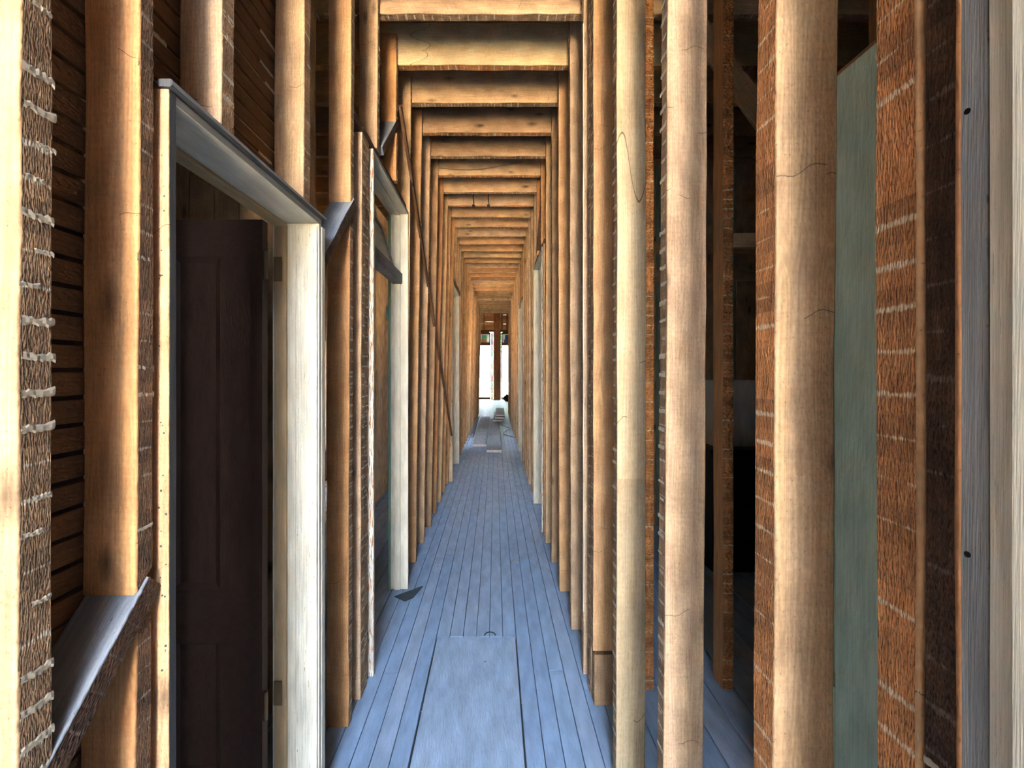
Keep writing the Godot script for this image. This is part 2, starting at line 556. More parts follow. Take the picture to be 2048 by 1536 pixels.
func _ready():
	rng.seed = 5
	# ---- camera: level, its lens shifted so that the corridor runs to a point a little above the middle
	var cam := Camera3D.new()
	cam.name = "camera"
	cam.projection = Camera3D.PROJECTION_FRUSTUM
	cam.near = 0.05
	cam.far = 400.0
	cam.size = 2.0 * cam.near * 768.0 / FOCAL
	cam.frustum_offset = Vector2(34.0, -30.0) / FOCAL * cam.near
	cam.position = Vector3(0, EYE, 0)
	add_child(cam)
	cam.current = true
	# ---- sky, sun, exposure
	var env := Environment.new()
	var sky := Sky.new()
	var air := ProceduralSkyMaterial.new()
	air.sky_top_color = Color(0.70, 0.78, 0.90)
	air.sky_horizon_color = Color(0.90, 0.93, 0.97)
	air.ground_bottom_color = Color(0.42, 0.40, 0.36)
	air.ground_horizon_color = Color(0.60, 0.60, 0.58)
	air.sky_energy_multiplier = 1.0
	sky.sky_material = air
	env.background_mode = Environment.BG_SKY
	env.sky = sky
	env.background_energy_multiplier = 12.0
	env.tonemap_mode = Environment.TONE_MAPPER_LINEAR
	env.tonemap_exposure = 6.1
	env.sdfgi_enabled = true
	env.ssao_enabled = true
	env.ssil_enabled = true
	var we := WorldEnvironment.new()
	we.name = "environment"
	we.environment = env
	add_child(we)
	var sun := DirectionalLight3D.new()
	sun.name = "sun"
	sun.light_energy = 60.0
	sun.light_color = Color(1.0, 0.93, 0.80)
	sun.light_angular_distance = 0.5
	sun.shadow_enabled = true
	sun.sky_mode = DirectionalLight3D.SKY_MODE_LIGHT_ONLY
	add_child(sun)
	sun.look_at_from_position(Vector3(0.0, 12.0, -8.0), Vector3.ZERO)

	make_materials()
	build_shell()
	build_ceiling()
	build_floor()
	build_left_wall()
	build_right_wall()
	build_side_rooms()
	build_front()
	build_floor_things()
	build_small_things()


# ---------------------------------------------------------------- the shell

func slab(parent: Node, called: String, lo: Vector3, hi: Vector3, m) -> MeshInstance3D:
	var s := (hi - lo).abs()
	return put(parent, called, timber(s.y, s.x, s.z, {"wob": 0.0, "chamfer": 0.002, "segs": 1, "seed": int(lo.x * 10 + lo.z * 3)}), m, Vector3((lo.x + hi.x) / 2, minf(lo.y, hi.y), (lo.z + hi.z) / 2))


# An outer wall along the corridor with window openings [d0, d1, y0, y1]; windows get frames, muntins and panes.
func outer_wall(called: String, label: String, x: float, d0: float, d1: float, holes: Array, first: int):
	var w := thing(called, label, "wall", Vector3.ZERO, "structure")
	var t := 0.2 * signf(x)
	var d := d0
	for h in holes:
		slab(w, "wall_section", Vector3(x, -0.3, -d), Vector3(x + t, 4.4, -h[0]), M.dimmed_wall)
		slab(w, "wall_section", Vector3(x, -0.3, -h[0]), Vector3(x + t, h[2], -h[1]), M.dimmed_wall)
		slab(w, "wall_section", Vector3(x, h[3], -h[0]), Vector3(x + t, 4.4, -h[1]), M.dimmed_wall)
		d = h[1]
	slab(w, "wall_section", Vector3(x, -0.3, -d), Vector3(x + t, 4.4, -d1), M.dimmed_wall)
	for h in holes:
		var win := thing("window_%d" % first, h[4], "window", Vector3(x + t / 2, h[2], -h[0]), "structure")
		first += 1
		var wd: float = h[1] - h[0]
		var hh: float = h[3] - h[2]
		for e in [0.025, wd - 0.025]:
			put(win, "window_frame", block(Vector3(0.09, hh, 0.05)), M.old_wood, Vector3(0, 0, -e))
		for e in [0.025, hh - 0.025]:
			put(win, "window_frame", timber(wd - 0.1, 0.09, 0.05, {"wob": 0.0, "segs": 1}), M.old_wood, Vector3(0, e, -0.05), ALONG)
		var rows: int = h[5]
		for k in range(1, rows):
			put(win, "muntin", timber(wd - 0.1, 0.05, 0.03, {"wob": 0.0, "segs": 1}), M.old_wood, Vector3(0, hh * k / rows, -0.05), ALONG)
		for k in range(1, 3):
			put(win, "muntin", block(Vector3(0.045, hh - 0.1, 0.03)), M.old_wood, Vector3(0, 0.05, -wd * k / 3))
		var p := Geo.new()
		p.flat(Vector3(0, 0.05, -0.05), Vector3(0, 0.05, -wd + 0.05), Vector3(0, hh - 0.05, -wd + 0.05), Vector3(0, hh - 0.05, -0.05), Vector3(1, 0, 0))
		put(win, "window_pane", commit([p]), M.glass)


func build_shell():
	outer_wall("wall_left_outer", "plastered outer wall coloured dark to dim the rooms, with small-paned windows", -2.6, -6.2, 16.5, [
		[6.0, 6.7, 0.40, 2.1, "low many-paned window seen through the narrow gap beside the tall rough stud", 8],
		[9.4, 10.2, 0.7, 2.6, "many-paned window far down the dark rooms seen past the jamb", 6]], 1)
	outer_wall("wall_right_outer", "outer wall coloured dark to dim the rooms across from the brown door", 3.6, -6.2, 16.5, [
		[5.6, 6.2, 1.2, 2.5, "unseen sash window added to light the rooms opposite the doorway below the short diagonal brace", 5]], 3)  # added window, feeds side light into the corridor
	# behind the viewer: a narrow unseen passage, added and left roofless to let daylight in
	var b := thing("added_passage", "walls of an unseen open passage added behind the viewer to channel daylight", "wall", Vector3.ZERO, "structure")
	slab(b, "wall_section", Vector3(-2.8, -0.3, 6.0), Vector3(-0.80, 4.4, 6.2), M.plaster_wall)
	slab(b, "wall_section", Vector3(0.66, -0.3, 6.0), Vector3(3.8, 4.4, 6.2), M.plaster_wall)
	slab(b, "side_wall", Vector3(-0.95, 0, 6.0), Vector3(-0.80, 4.4, -0.20), M.passage)  # pale tone bounces daylight onto the casing opposite
	slab(b, "side_wall", Vector3(0.66, 0, 6.0), Vector3(0.80, 4.4, -0.20), M.passage_darkened)  # kept dark to limit bounce onto the near studs
	slab(b, "side_wall", Vector3(-2.6, 0, 0.2), Vector3(-0.95, 3.73, 0.05), M.passage)
	slab(b, "side_wall", Vector3(0.80, 0, 0.2), Vector3(3.6, 3.73, 0.05), M.passage)
	var rf := thing("roof", "unseen board roof deck added above the joists to keep the sun out", "roof", Vector3.ZERO, "structure")
	slab(rf, "added_roof_deck", Vector3(-2.8, 4.4, 2.2), Vector3(3.8, 4.5, -16.7), M.wood2)  # unseen, added against sun leaks; its edge narrows the passage light
	slab(rf, "added_roof_deck", Vector3(-2.8, 4.4, 6.2), Vector3(-0.80, 4.5, 2.2), M.wood2)
	slab(rf, "added_roof_deck", Vector3(0.66, 4.4, 6.2), Vector3(3.8, 4.5, 2.2), M.wood2)
	# ground outside
	var g := slab(self, "ground", Vector3(-60, -0.55, 60), Vector3(60, -0.30, -90), M.earth)
	tag(g, "pale dry ground around the house", "ground", "structure")


func build_ceiling():
	var c := thing("ceiling", "bare joists of the stripped ceiling running across the corridor", "ceiling", Vector3.ZERO, "structure")
	for k in range(-8, 33):
		var d := 2.532 + 0.4246 * k
		var r := RandomNumberGenerator.new()
		r.seed = 60 + k
		var tone := "wood%d" % [1, 3, 5, 0][r.randi_range(0, 3)]
		if k == 1:
			tone = "pale"
		var sag := r.randf_range(-0.006, 0.006)
		var m := timber(6.3, 0.29, 0.058, {"seed": 60 + k, "wob": 0.0025, "chamfer": 0.005, "segs": 60})
		var j := put(c, "ceiling_joist", m, [M[tone], M["face%d" % (k & 1)], M[tone]], Vector3(-2.6, JOIST + 0.145 + sag, -(d + 0.029)), ACROSS)
		if k == 1:
			j.set_meta("label", "pale bleached joist with grey patches")
		if k >= 0 and k < 14:
			var s := put(j, "plaster_residue", ridges_strip(k % 5, 1.9, 3.3, 0.046), M.plaster, Vector3(-0.145, 0, 0), Basis(Vector3(0, 1, 0), PI))
			s.set_meta("kind", "stuff")
	for k in 43:
		var z := 0.98 - k * 0.405
		put(c, "deck_board", timber(6.56, 0.4, 0.022, {"seed": 700 + k % 5, "wob": 0.0, "segs": 1}), M.wood2, Vector3(-2.78, JOIST + 0.305, z - 0.2), ACROSS_FLAT)


func build_floor():
	var f := thing("floor", "narrow blue-grey painted floorboards running the length of the corridor", "floor", Vector3.ZERO, "structure")
	slab(f, "subfloor", Vector3(-2.6, -0.30, 6.2), Vector3(3.6, -0.024, -24.3), M.grey_dark)
	var looks := ["floor_paint", "floor_paint2", "floor_paint3"]
	var pitch := 0.0828
	var x0 := -0.365 - 5 * pitch
	var cols := 18
	for k in cols:
		var x := x0 + (k + 0.5) * pitch
		var in_hatch := x > -0.365 and x < 0.132
		var d := 2.72 if in_hatch else -6.0
		var r := RandomNumberGenerator.new()
		r.seed = 300 + k
		while d < 24.0:
			var long := minf(r.randf_range(1.6, 4.2), 24.1 - d)
			if d < 2.0 and k == 9:
				long = 3.35 - d
			var m := timber(long - 0.003, pitch - 0.0028, 0.022, {"seed": 300 + k * 31 + int(d * 10), "wob": 0.0004, "chamfer": 0.0025, "segs": maxi(1, int(long / 0.5))})
			put(f, "floorboard", m, M[looks[r.randi_range(0, 2)]], Vector3(x, -0.0115 + r.randf_range(-0.0012, 0.0012), -d), ALONG)
			d += long
	# wide boards under the side rooms
	for k in 14:
		for side in [-1, 1]:
			var x: float = x0 - 0.07 - k * 0.135 if side < 0 else x0 + cols * pitch + 0.07 + k * 0.135
			if x > -2.6 and x < 3.6:
				put(f, "room_floorboard", timber(30.0, 0.131, 0.022, {"seed": 31 + k, "wob": 0.0, "segs": 4}), M[looks[k % 3]], Vector3(x, -0.013, 6.0), ALONG)
	for k in 10:
		put(f, "room_floorboard", timber(30.0, 0.131, 0.022, {"seed": 51 + k, "wob": 0.0, "segs": 4}), M[looks[k % 3]], Vector3(2.69 + k * 0.135 * 0.7, -0.0135, 6.0), ALONG)
	var h := thing("floor_hatch", "smooth blue-grey plywood hatch let into the narrow floorboards", "hatch", Vector3(-0.1165, -0.001, 0))
	put(h, "hatch_panel", timber(8.0, 0.483, 0.018, {"seed": 8, "wob": 0.0006, "chamfer": 0.002, "segs": 8}), M.hatch, Vector3(0, -0.007, 5.296), ALONG)
	var arc := []
	for k in 9:
		var a := PI * k / 8
		arc.append(Vector3(0.085 + 0.034 * cos(a), 0.003, -2.724 - 0.034 * sin(a)))
	put(h, "finger_pull", tube(arc, 0.004, 6), M.slate)
	put(h, "screw_head", tube([Vector3(0.06, 0.0, -2.48), Vector3(0.06, 0.004, -2.48)], 0.006, 8), M.cable_grey)


# ---------------------------------------------------------------- corridor walls

func build_left_wall():
	var w := thing("wall_left", "stripped stud wall with two deep doorways and a diagonal brace", "wall", Vector3.ZERO, "structure")
	var low := JOIST - 0.01
	var top := JOIST + 0.17
	stud(w, -1, 0.617, 0.0, low, {"thick": 0.052, "tone": "wood1", "face": "face0", "ridges": 2, "lean": 0.0, "much": 0.85, "label": "bright yellow-sided stud whose dark rough face carries plaster lines"})
	# the stud cut over and under the brace
	var d := 0.822
	var slope := 1.0
	var rise := 0.052 * sqrt(1 + slope * slope)
	var by := brace_y(d + 0.021)
	var s1 := stud(w, -1, d, by + rise / 2 + 0.002, low, {"thick": 0.042, "tone": "wood4", "face": "face2", "cut0": -slope, "ridges": 2, "much": 0.25, "lean": 0.0, "seed": 21})
	s1.set_meta("label", "stud resting on the low diagonal brace")
	stud(w, -1, d, 0.0, by - rise / 2 - 0.002, {"thick": 0.042, "tone": "wood4", "face": "face2", "cut1": -slope, "ridges": 0, "lean": 0.0, "seed": 22})
	# over the first doorway
	for c in [[1.0756, "wood5"], [1.537, "wood1"]]:
		stud(w, -1, c[0], 2.257, low, {"called": "cripple_stud", "thick": 0.054, "tone": c[1], "face": "face0", "ridges": 2, "much": 0.5, "lean": 0.0})
	# the tall stud between the doorways, cut by the brace
	d = 2.03
	by = brace_y(d + 0.025)
	stud(w, -1, d, by + rise / 2 + 0.002, low, {"tone": "wood0", "face": "face0", "cut0": -slope, "ridges": 2, "much": 0.9, "lean": 0.0, "seed": 41})
	stud(w, -1, d, 0.0, by - rise / 2 - 0.002, {"tone": "wood4", "face": "face0", "cut1": -slope, "ridges": 2, "much": 0.9, "lean": 0.0, "seed": 42})
	stud(w, -1, 1.672, 0.0, by - 0.45, {"tone": "wood2", "face": "face2", "thick": 0.035, "wide": 0.06, "x": 0.70, "ridges": 0, "lean": 0.0, "called": "trimmer_stud"})
	for c in [[2.197, "wood5", 0.680, 45], [2.259, "wood1", 0.679, 46]]:
		stud(w, -1, c[0], 0.0, 2.868, {"tone": c[1], "face": "face0", "thick": 0.060, "lean": 0.0, "x": c[2], "called": "trimmer_stud", "seed": c[3], "ridges": 1})
	# over the second doorway: rough header and cripples
	put(w, "rough_header", timber(1.235, 0.11, 0.05, {"seed": 5, "wob": 0.002}), [M.dark_wood, M.face3, M.dark_wood], Vector3(-0.732, 2.897, -2.084), ALONG)
	stud(w, -1, 2.475, 2.927, top, {"called": "cripple_stud", "tone": "wood5", "face": "face0"})
	by = brace_y(2.925)
	stud(w, -1, 2.90, by + rise / 2 + 0.002, top, {"called": "cripple_stud", "tone": "wood4", "cut0": -slope, "face": "face0"})
	stud(w, -1, 2.90, 2.927, by - rise / 2 - 0.002, {"called": "cripple_stud", "tone": "wood4", "cut1": -slope, "face": "face0"})
	# the diagonal brace, in the lengths the doorways left of it
	for seg in [[0.655, 0.866], [1.70, 2.082], [2.58, 3.0]]:
		var a := Vector3(0, brace_y(seg[0]), -seg[0])
		var e := Vector3(0, brace_y(seg[1]), -seg[1])
		var y := (e - a).normalized()
		var bs := Basis(Vector3(1, 0, 0), y, Vector3(1, 0, 0).cross(y))
		var br := put(w, "diagonal_brace", timber((e - a).length(), 0.106, 0.05, {"seed": int(seg[0] * 10), "wob": 0.0015}), [M.lit_grey, M.face3, M.lit_grey], a + Vector3(-0.732 + 0.006 * seg[0], 0, 0), bs)  # grey broad faces carry painted daylight
		br.set_meta("label", "diagonal brace with daylight painted grey on its broad faces and a dark rough edge")
	# a long thin brace falling the other way, let into the studs beyond the second doorway
	var la := Vector3(-0.660, 3.46, -2.96)
	var le := Vector3(-0.655, 0.70, -6.40)
	var ly := (le - la).normalized()
	var lx := (Vector3(1, 0, 0) - ly * ly.x).normalized()
	put(w, "let_in_brace", timber((le - la).length(), 0.022, 0.042, {"seed": 3, "wob": 0.002}), [M.dark_wood, M.face3, M.dark_wood], la + Vector3(0.015, 0, 0), Basis(lx, ly, lx.cross(ly)))
	# the rest of the row, one stud before each joist
	for k in range(2, 33):
		d = 2.478 + 0.4246 * k
		var y0 := 0.0
		if d > 6.44 and d < 7.65:
			y0 = 3.03
		stud(w, -1, d, y0, top, {"tone": "wood%d" % [0, 4, 1, 0, 5, 3, 2, 1][k % 8], "face": "face%d" % (k % 3), "called": "cripple_stud" if y0 > 0 else "wall_stud"})
	for dd in [6.40, 7.70]:
		stud(w, -1, dd, 0.0, 2.975, {"called": "trimmer_stud"})
	put(w, "rough_header", timber(1.35, 0.10, 0.05, {"seed": 15, "wob": 0.002}), [M.dark_wood, M.face3, M.dark_wood], Vector3(-left_x(7.0) + 0.07 - 0.055, 3.003, -6.40), ALONG)
	# laths still nailed to the room side
	for k in 72:
		var y := 0.03 + k * LATH
		var r := RandomNumberGenerator.new()
		r.seed = 8000 + k
		if y < low:
			if y > 2.26:
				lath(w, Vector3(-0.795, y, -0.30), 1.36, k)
				if r.randf() < 0.75:
					for q in r.randi_range(1, 3):
						put(w, "plaster_key", ridge_mesh(q, 0.09, 0.014), M.plaster, Vector3(-0.790, y + 0.026, -r.randf_range(0.75, 1.6)))
			else:
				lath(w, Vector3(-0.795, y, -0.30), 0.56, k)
	# ---- doorways
	var d1 := doorway("door_1", -1, 0.902, 1.632, 2.215, {"x": 0.660, "deep": 0.175, "near": ["bare_edge", "grey_dark"], "far": ["cream", "cream"], "head": "grey_wood", "stop": 0.140, "stop_mat": "tan_paint",
		"label": "doorway with cream jambs and a dark brown panelled door opened into the room", "near_label": "bare nail-pocked jamb edge, grey at the top", "far_label": "cream painted jamb with hinges, streaked with wear"})
	put(d1, "head_fillet", timber(0.80, 0.030, 0.016, {"seed": 2, "wob": 0.001}), [M.grey_dark, M.grey_wood, M.grey_dark], Vector3(-0.664, 2.246, -0.875), ALONG)
	put(d1, "casing_edge", timber(2.21, 0.010, 0.030, {"seed": 2, "wob": 0.0004, "chamfer": 0.002}), M.cream_old, Vector3(-0.663, 0.0, -1.670))
	put(d1, "jamb_liner", timber(2.205, 0.080, 0.010, {"seed": 12, "wob": 0.0003, "chamfer": 0.003}), M.cream_old, Vector3(-0.704, 0.0, -1.626))
	var hr := RandomNumberGenerator.new()
	hr.seed = 12
	for k in 26:
		var ny := hr.randf_range(1.05, 2.15)
		var nx := -hr.randf_range(0.664, 0.680)
		put(d1, "nail_hole", tube([Vector3(nx, ny, -0.8795), Vector3(nx, ny, -0.8815)], hr.randf_range(0.0012, 0.0028), 6), M.grey_dark)
	var leaf := put(d1, "door_leaf", panelled_leaf(0.76, 2.185, 0.036, 0.15), [M.door_brown], Vector3(-0.826, 0.015, -1.562), Basis(Vector3(-1, 0, 0), Vector3(0, 1, 0), Vector3(0, 0, -1)))
	leaf.set_meta("label", "dark brown four-panel door leaf")
	for hy in [0.47, 2.04]:
		var hg := put(d1, "hinge", tube([Vector3(0, -0.05, 0), Vector3(0, 0.05, 0)], 0.008, 8), M.brass, Vector3(-0.818, hy, -1.552))
		put(hg, "hinge_plate", block(Vector3(0.030, 0.09, 0.003), 0.0005), M.brass, Vector3(0.014, -0.045, -0.058))
	var d2 := doorway("door_2", -1, 2.385, 3.300, 2.845, {"x": 0.660, "deep": 0.145, "near": ["cream_bare", "cream_bare"], "far": ["cream", "cream"], "head": "grey_wood", "stop": 0.08,
		"label": "tall doorway without a leaf, its transom sash hanging loose above a cross bar", "near_label": "jamb edge with flaking cream paint over bare wood", "far_label": "cream painted jamb with a pale green inner edge"})
	put(d2, "transom_bar", timber(0.912, 0.075, 0.085, {"seed": 6, "wob": 0.001, "chamfer": 0.008}), M.grey_wood, Vector3(-0.74, 2.355, -2.387), ALONG)
	put(d2, "jamb_edge", timber(2.83, 0.016, 0.026, {"seed": 6, "wob": 0.0004}), M.mint, Vector3(-0.797, 0.0, -3.286))
	for hy in [0.40, 2.04]:
		put(d2, "hinge", block(Vector3(0.012, 0.10, 0.03), 0.002), M.mint, Vector3(-0.811, hy, -3.278))
	var sx := Vector3(-0.28, 0.96, 0.0).normalized()
	var sash := put(d2, "transom_sash", block(Vector3(0.32, 0.86, 0.006), 0.001), M.milk_pane, Vector3(-0.765, 2.415, -2.41) + sx * 0.17, Basis(sx, Vector3(0, 0, -1), sx.cross(Vector3(0, 0, -1))))
	for e in [-0.165, 0.165]:
		put(sash, "sash_rail", timber(0.86, 0.036, 0.030, {"wob": 0.0, "segs": 1}), M.grey_wood, Vector3(e, 0, 0))
	for e in [0.02, 0.82]:
		put(sash, "sash_stile", block(Vector3(0.30, 0.036, 0.030), 0.002), M.grey_wood, Vector3(0, e, 0))
	doorway("door_3", -1, 6.47, 7.66, 2.95, {"x": 0.630, "deep": 0.14, "near": ["wood5", "cream_bare"], "far": ["cream", "grey_wood"], "head": "grey_wood",
		"label": "doorway with a greyish cream jamb beyond the long thin brace", "near_label": "bare wooden jamb edge", "far_label": "greyish cream jamb"})


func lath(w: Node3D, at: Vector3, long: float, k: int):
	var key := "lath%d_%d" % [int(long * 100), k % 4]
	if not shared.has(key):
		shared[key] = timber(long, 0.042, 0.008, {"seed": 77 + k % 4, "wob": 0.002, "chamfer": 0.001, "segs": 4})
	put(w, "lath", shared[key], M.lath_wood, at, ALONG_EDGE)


# A four-panel leaf: stiles, rails and recessed fields in one mesh, hinge edge at x = 0, growing to +x.
func panelled_leaf(wide: float, tall: float, thick: float, stile: float) -> ArrayMesh:
	var g := Geo.new()
	var xs := [0.0, stile, wide / 2 - 0.06, wide / 2 + 0.06, wide - stile, wide]
	var ys := [0.0, 0.215, 0.69, 0.87, tall - 0.13, tall]
	for side in [-1.0, 1.0]:
		var z: float = side * thick / 2
		for i in 5:
			for j in 5:
				var field := (i == 1 or i == 3) and (j == 1 or j == 3)
				var a := Vector3(xs[i], ys[j], z)
				var b := Vector3(xs[i + 1], ys[j], z)
				var c := Vector3(xs[i + 1], ys[j + 1], z)
				var e := Vector3(xs[i], ys[j + 1], z)
				var nz := Vector3(0, 0, side)
				if not field:
					g.flat(a, b, c, e, nz)
				else:
					var mx := 0.022
					var dz := Vector3(0, 0, -side * 0.011)
					var p := [a, b, c, e]
					var q := [a + Vector3(mx, mx, 0) + dz, b + Vector3(-mx, mx, 0) + dz, c + Vector3(-mx, -mx, 0) + dz, e + Vector3(mx, -mx, 0) + dz]
					for s in 4:
						g.flat(p[s], p[(s + 1) % 4], q[(s + 1) % 4], q[s], nz)
					g.flat(q[0], q[1], q[2], q[3], nz)
	var h := thick / 2
	g.flat(Vector3(0, 0, -h), Vector3(0, 0, h), Vector3(0, tall, h), Vector3(0, tall, -h), Vector3(-1, 0, 0))
	g.flat(Vector3(wide, 0, -h), Vector3(wide, 0, h), Vector3(wide, tall, h), Vector3(wide, tall, -h), Vector3(1, 0, 0))
	g.flat(Vector3(0, tall, -h), Vector3(0, tall, h), Vector3(wide, tall, h), Vector3(wide, tall, -h), Vector3(0, 1, 0))
	g.flat(Vector3(0, 0, -h), Vector3(0, 0, h), Vector3(wide, 0, h), Vector3(wide, 0, -h), Vector3(0, -1, 0))
	return commit([g])


func build_right_wall():
	var w := thing("wall_right", "stripped stud wall of tall pale and orange timbers facing the doors", "wall", Vector3.ZERO, "structure")
	var low := JOIST - 0.01
	var top := JOIST + 0.17
	stud(w, 1, 0.4556, 0.0, low, {"thick": 0.040, "tone": "wood2", "face": "face3", "ridges": 2, "much": 0.12, "lean": 0.0, "label": "dark grimy stud doubled against the orange one beside the cream casing"})
	stud(w, 1, 0.497, 0.0, low, {"thick": 0.060, "tone": "wood0", "face": "face1", "ridges": 2, "much": 0.97, "lean": 0.0, "label": "orange stud crossed by thick plaster lines"})
	stud(w, 1, 0.750, 0.0, low, {"thick": 0.062, "tone": "wood1", "face": "face1", "ridges": 2, "much": 0.6, "lean": -0.006, "x": 0.477, "label": "broad orange stud standing beside the green door, half in shade"})
	stud(w, 1, 1.2535, 0.0, low, {"wide": 0.115, "tone": "wood5", "face": "face0", "ridges": 2, "much": 0.8, "lean": -0.005, "x": 0.479, "label": "bright golden stud with knots"})
	stud(w, 1, 1.744, 0.0, low, {"wide": 0.117, "tone": "stained", "uv": Vector2(0.2, -0.3075), "face": "face0", "ridges": 2, "much": 0.9, "lean": 0.0, "label": "stud toned pale cream for strong light, with a wavy brown stain line"})
	var s := stud(w, 1, 2.16, 0.27, low, {"wide": 0.105, "tone": "wood0", "face": "face0", "ridges": 2, "much": 0.8, "lean": 0.0, "x": 0.487, "label": "reddish orange stud pieced out with a short block at the foot"})
	put(s, "foot_block", timber(0.25, 0.098, 0.05, {"seed": 90}), [M.wood3, M.face0, M.wood3], Vector3(0.002, -0.27, 0))
	put(s, "splice_gap", block(Vector3(0.09, 0.02, 0.04), 0.002), M.dark_wood, Vector3(0, -0.020, 0))
	stud(w, 1, 2.235, 0.0, low, {"thick": 0.05, "tone": "wood3", "face": "face0", "ridges": 1, "lean": 0.0, "x": 0.490})
	stud(w, 1, 2.38, 0.0, top, {"thick": 0.05, "tone": "wood5", "face": "face0", "ridges": 1, "lean": 0.0, "x": 0.484, "label": "narrow stud edged with a white line of old plaster"})
	put(w, "plaster_bead", timber(3.2, 0.008, 0.016, {"seed": 33, "wob": 0.002, "chamfer": 0.002}), M.plaster, Vector3(0.482, 0.35, -2.372))
	stud(w, 1, 2.787, 0.0, top, {"tone": "wood5", "face": "face0", "lean": 0.002})
	stud(w, 1, 3.264, 0.0, top, {"tone": "wood0", "face": "face1", "lean": 0.002})
	for k in range(3, 33):
		var d := 2.478 + 0.4246 * k
		var y0 := 0.0
		if (d > 4.43 and d < 5.40) or (d > 7.8 and d < 8.85):
			y0 = 2.985
		stud(w, 1, d, y0, top, {"tone": "wood%d" % [1, 5, 0, 3, 1, 4, 2, 5][k % 8], "face": "face%d" % (k % 3), "called": "cripple_stud" if y0 > 0 else "wall_stud"})
	for dd in [4.36, 5.46, 7.74, 8.90]:
		stud(w, 1, dd, 0.0, 2.93, {"called": "trimmer_stud", "face": "face0"})
	for dd in [4.36, 7.74]:
		put(w, "rough_header", timber(1.15, 0.10, 0.045, {"seed": 15, "wob": 0.002}), [M.dark_wood, M.face2, M.dark_wood], Vector3(RIGHT + 0.055, 2.956, -dd), ALONG)
	var bl := Vector3(0, -0.45, -0.55).normalized()
	put(w, "diagonal_brace", timber(0.58, 0.10, 0.05, {"seed": 24}), [M.dark_wood, M.face2, M.dark_wood], Vector3(RIGHT + 0.045, 3.40, -4.62), Basis(Vector3(1, 0, 0), bl, Vector3(1, 0, 0).cross(bl)))
	doorway("door_4", 1, 4.47, 5.40, 2.90, {"x": 0.477, "deep": 0.14, "near": ["cream_bare", "cream_bare"], "far": ["cream", "cream"], "head": "grey_wood",
		"label": "doorway with a tall cream jamb below a short diagonal brace", "near_label": "flaking jamb edge", "far_label": "tall cream jamb"})
	doorway("door_5", 1, 7.85, 8.84, 2.90, {"x": 0.477, "deep": 0.14, "near": ["cream", "cream"], "far": ["cream", "cream"], "head": "cream",
		"label": "small far doorway with cream jambs near the stacked planks", "near_label": "cream jamb edge", "far_label": "cream jamb"})
	# casing of the doorway next to the viewer
	var c := thing("trim_1", "cream painted door casing with a weathered grey edge", "casing", Vector3.ZERO, "structure")
	put(c, "casing_edge", timber(3.0, 0.022, 0.024, {"seed": 61, "wob": 0.0008, "chamfer": 0.0015}), M.grey_wood, Vector3(0.4755, 0, -0.422)).set_meta("label", "bare grey weathered wood strip")
	put(c, "casing_board", timber(3.0, 0.024, 0.16, {"seed": 62, "wob": 0.0003, "chamfer": 0.003}), M.cream_old, Vector3(0.474, 0, -0.329)).set_meta("label", "cream painted board")
	put(c, "casing_bead", timber(3.0, 0.008, 0.11, {"seed": 63, "wob": 0.0002, "chamfer": 0.003}), M.cream, Vector3(0.458, 0, -0.329))
	for y in [1.923, 1.488]:
		put(c, "nail_hole", tube([Vector3(0.4632, y, -0.427), Vector3(0.465, y, -0.427)], 0.003, 8), M.black)


# ---------------------------------------------------------------- rooms to the side

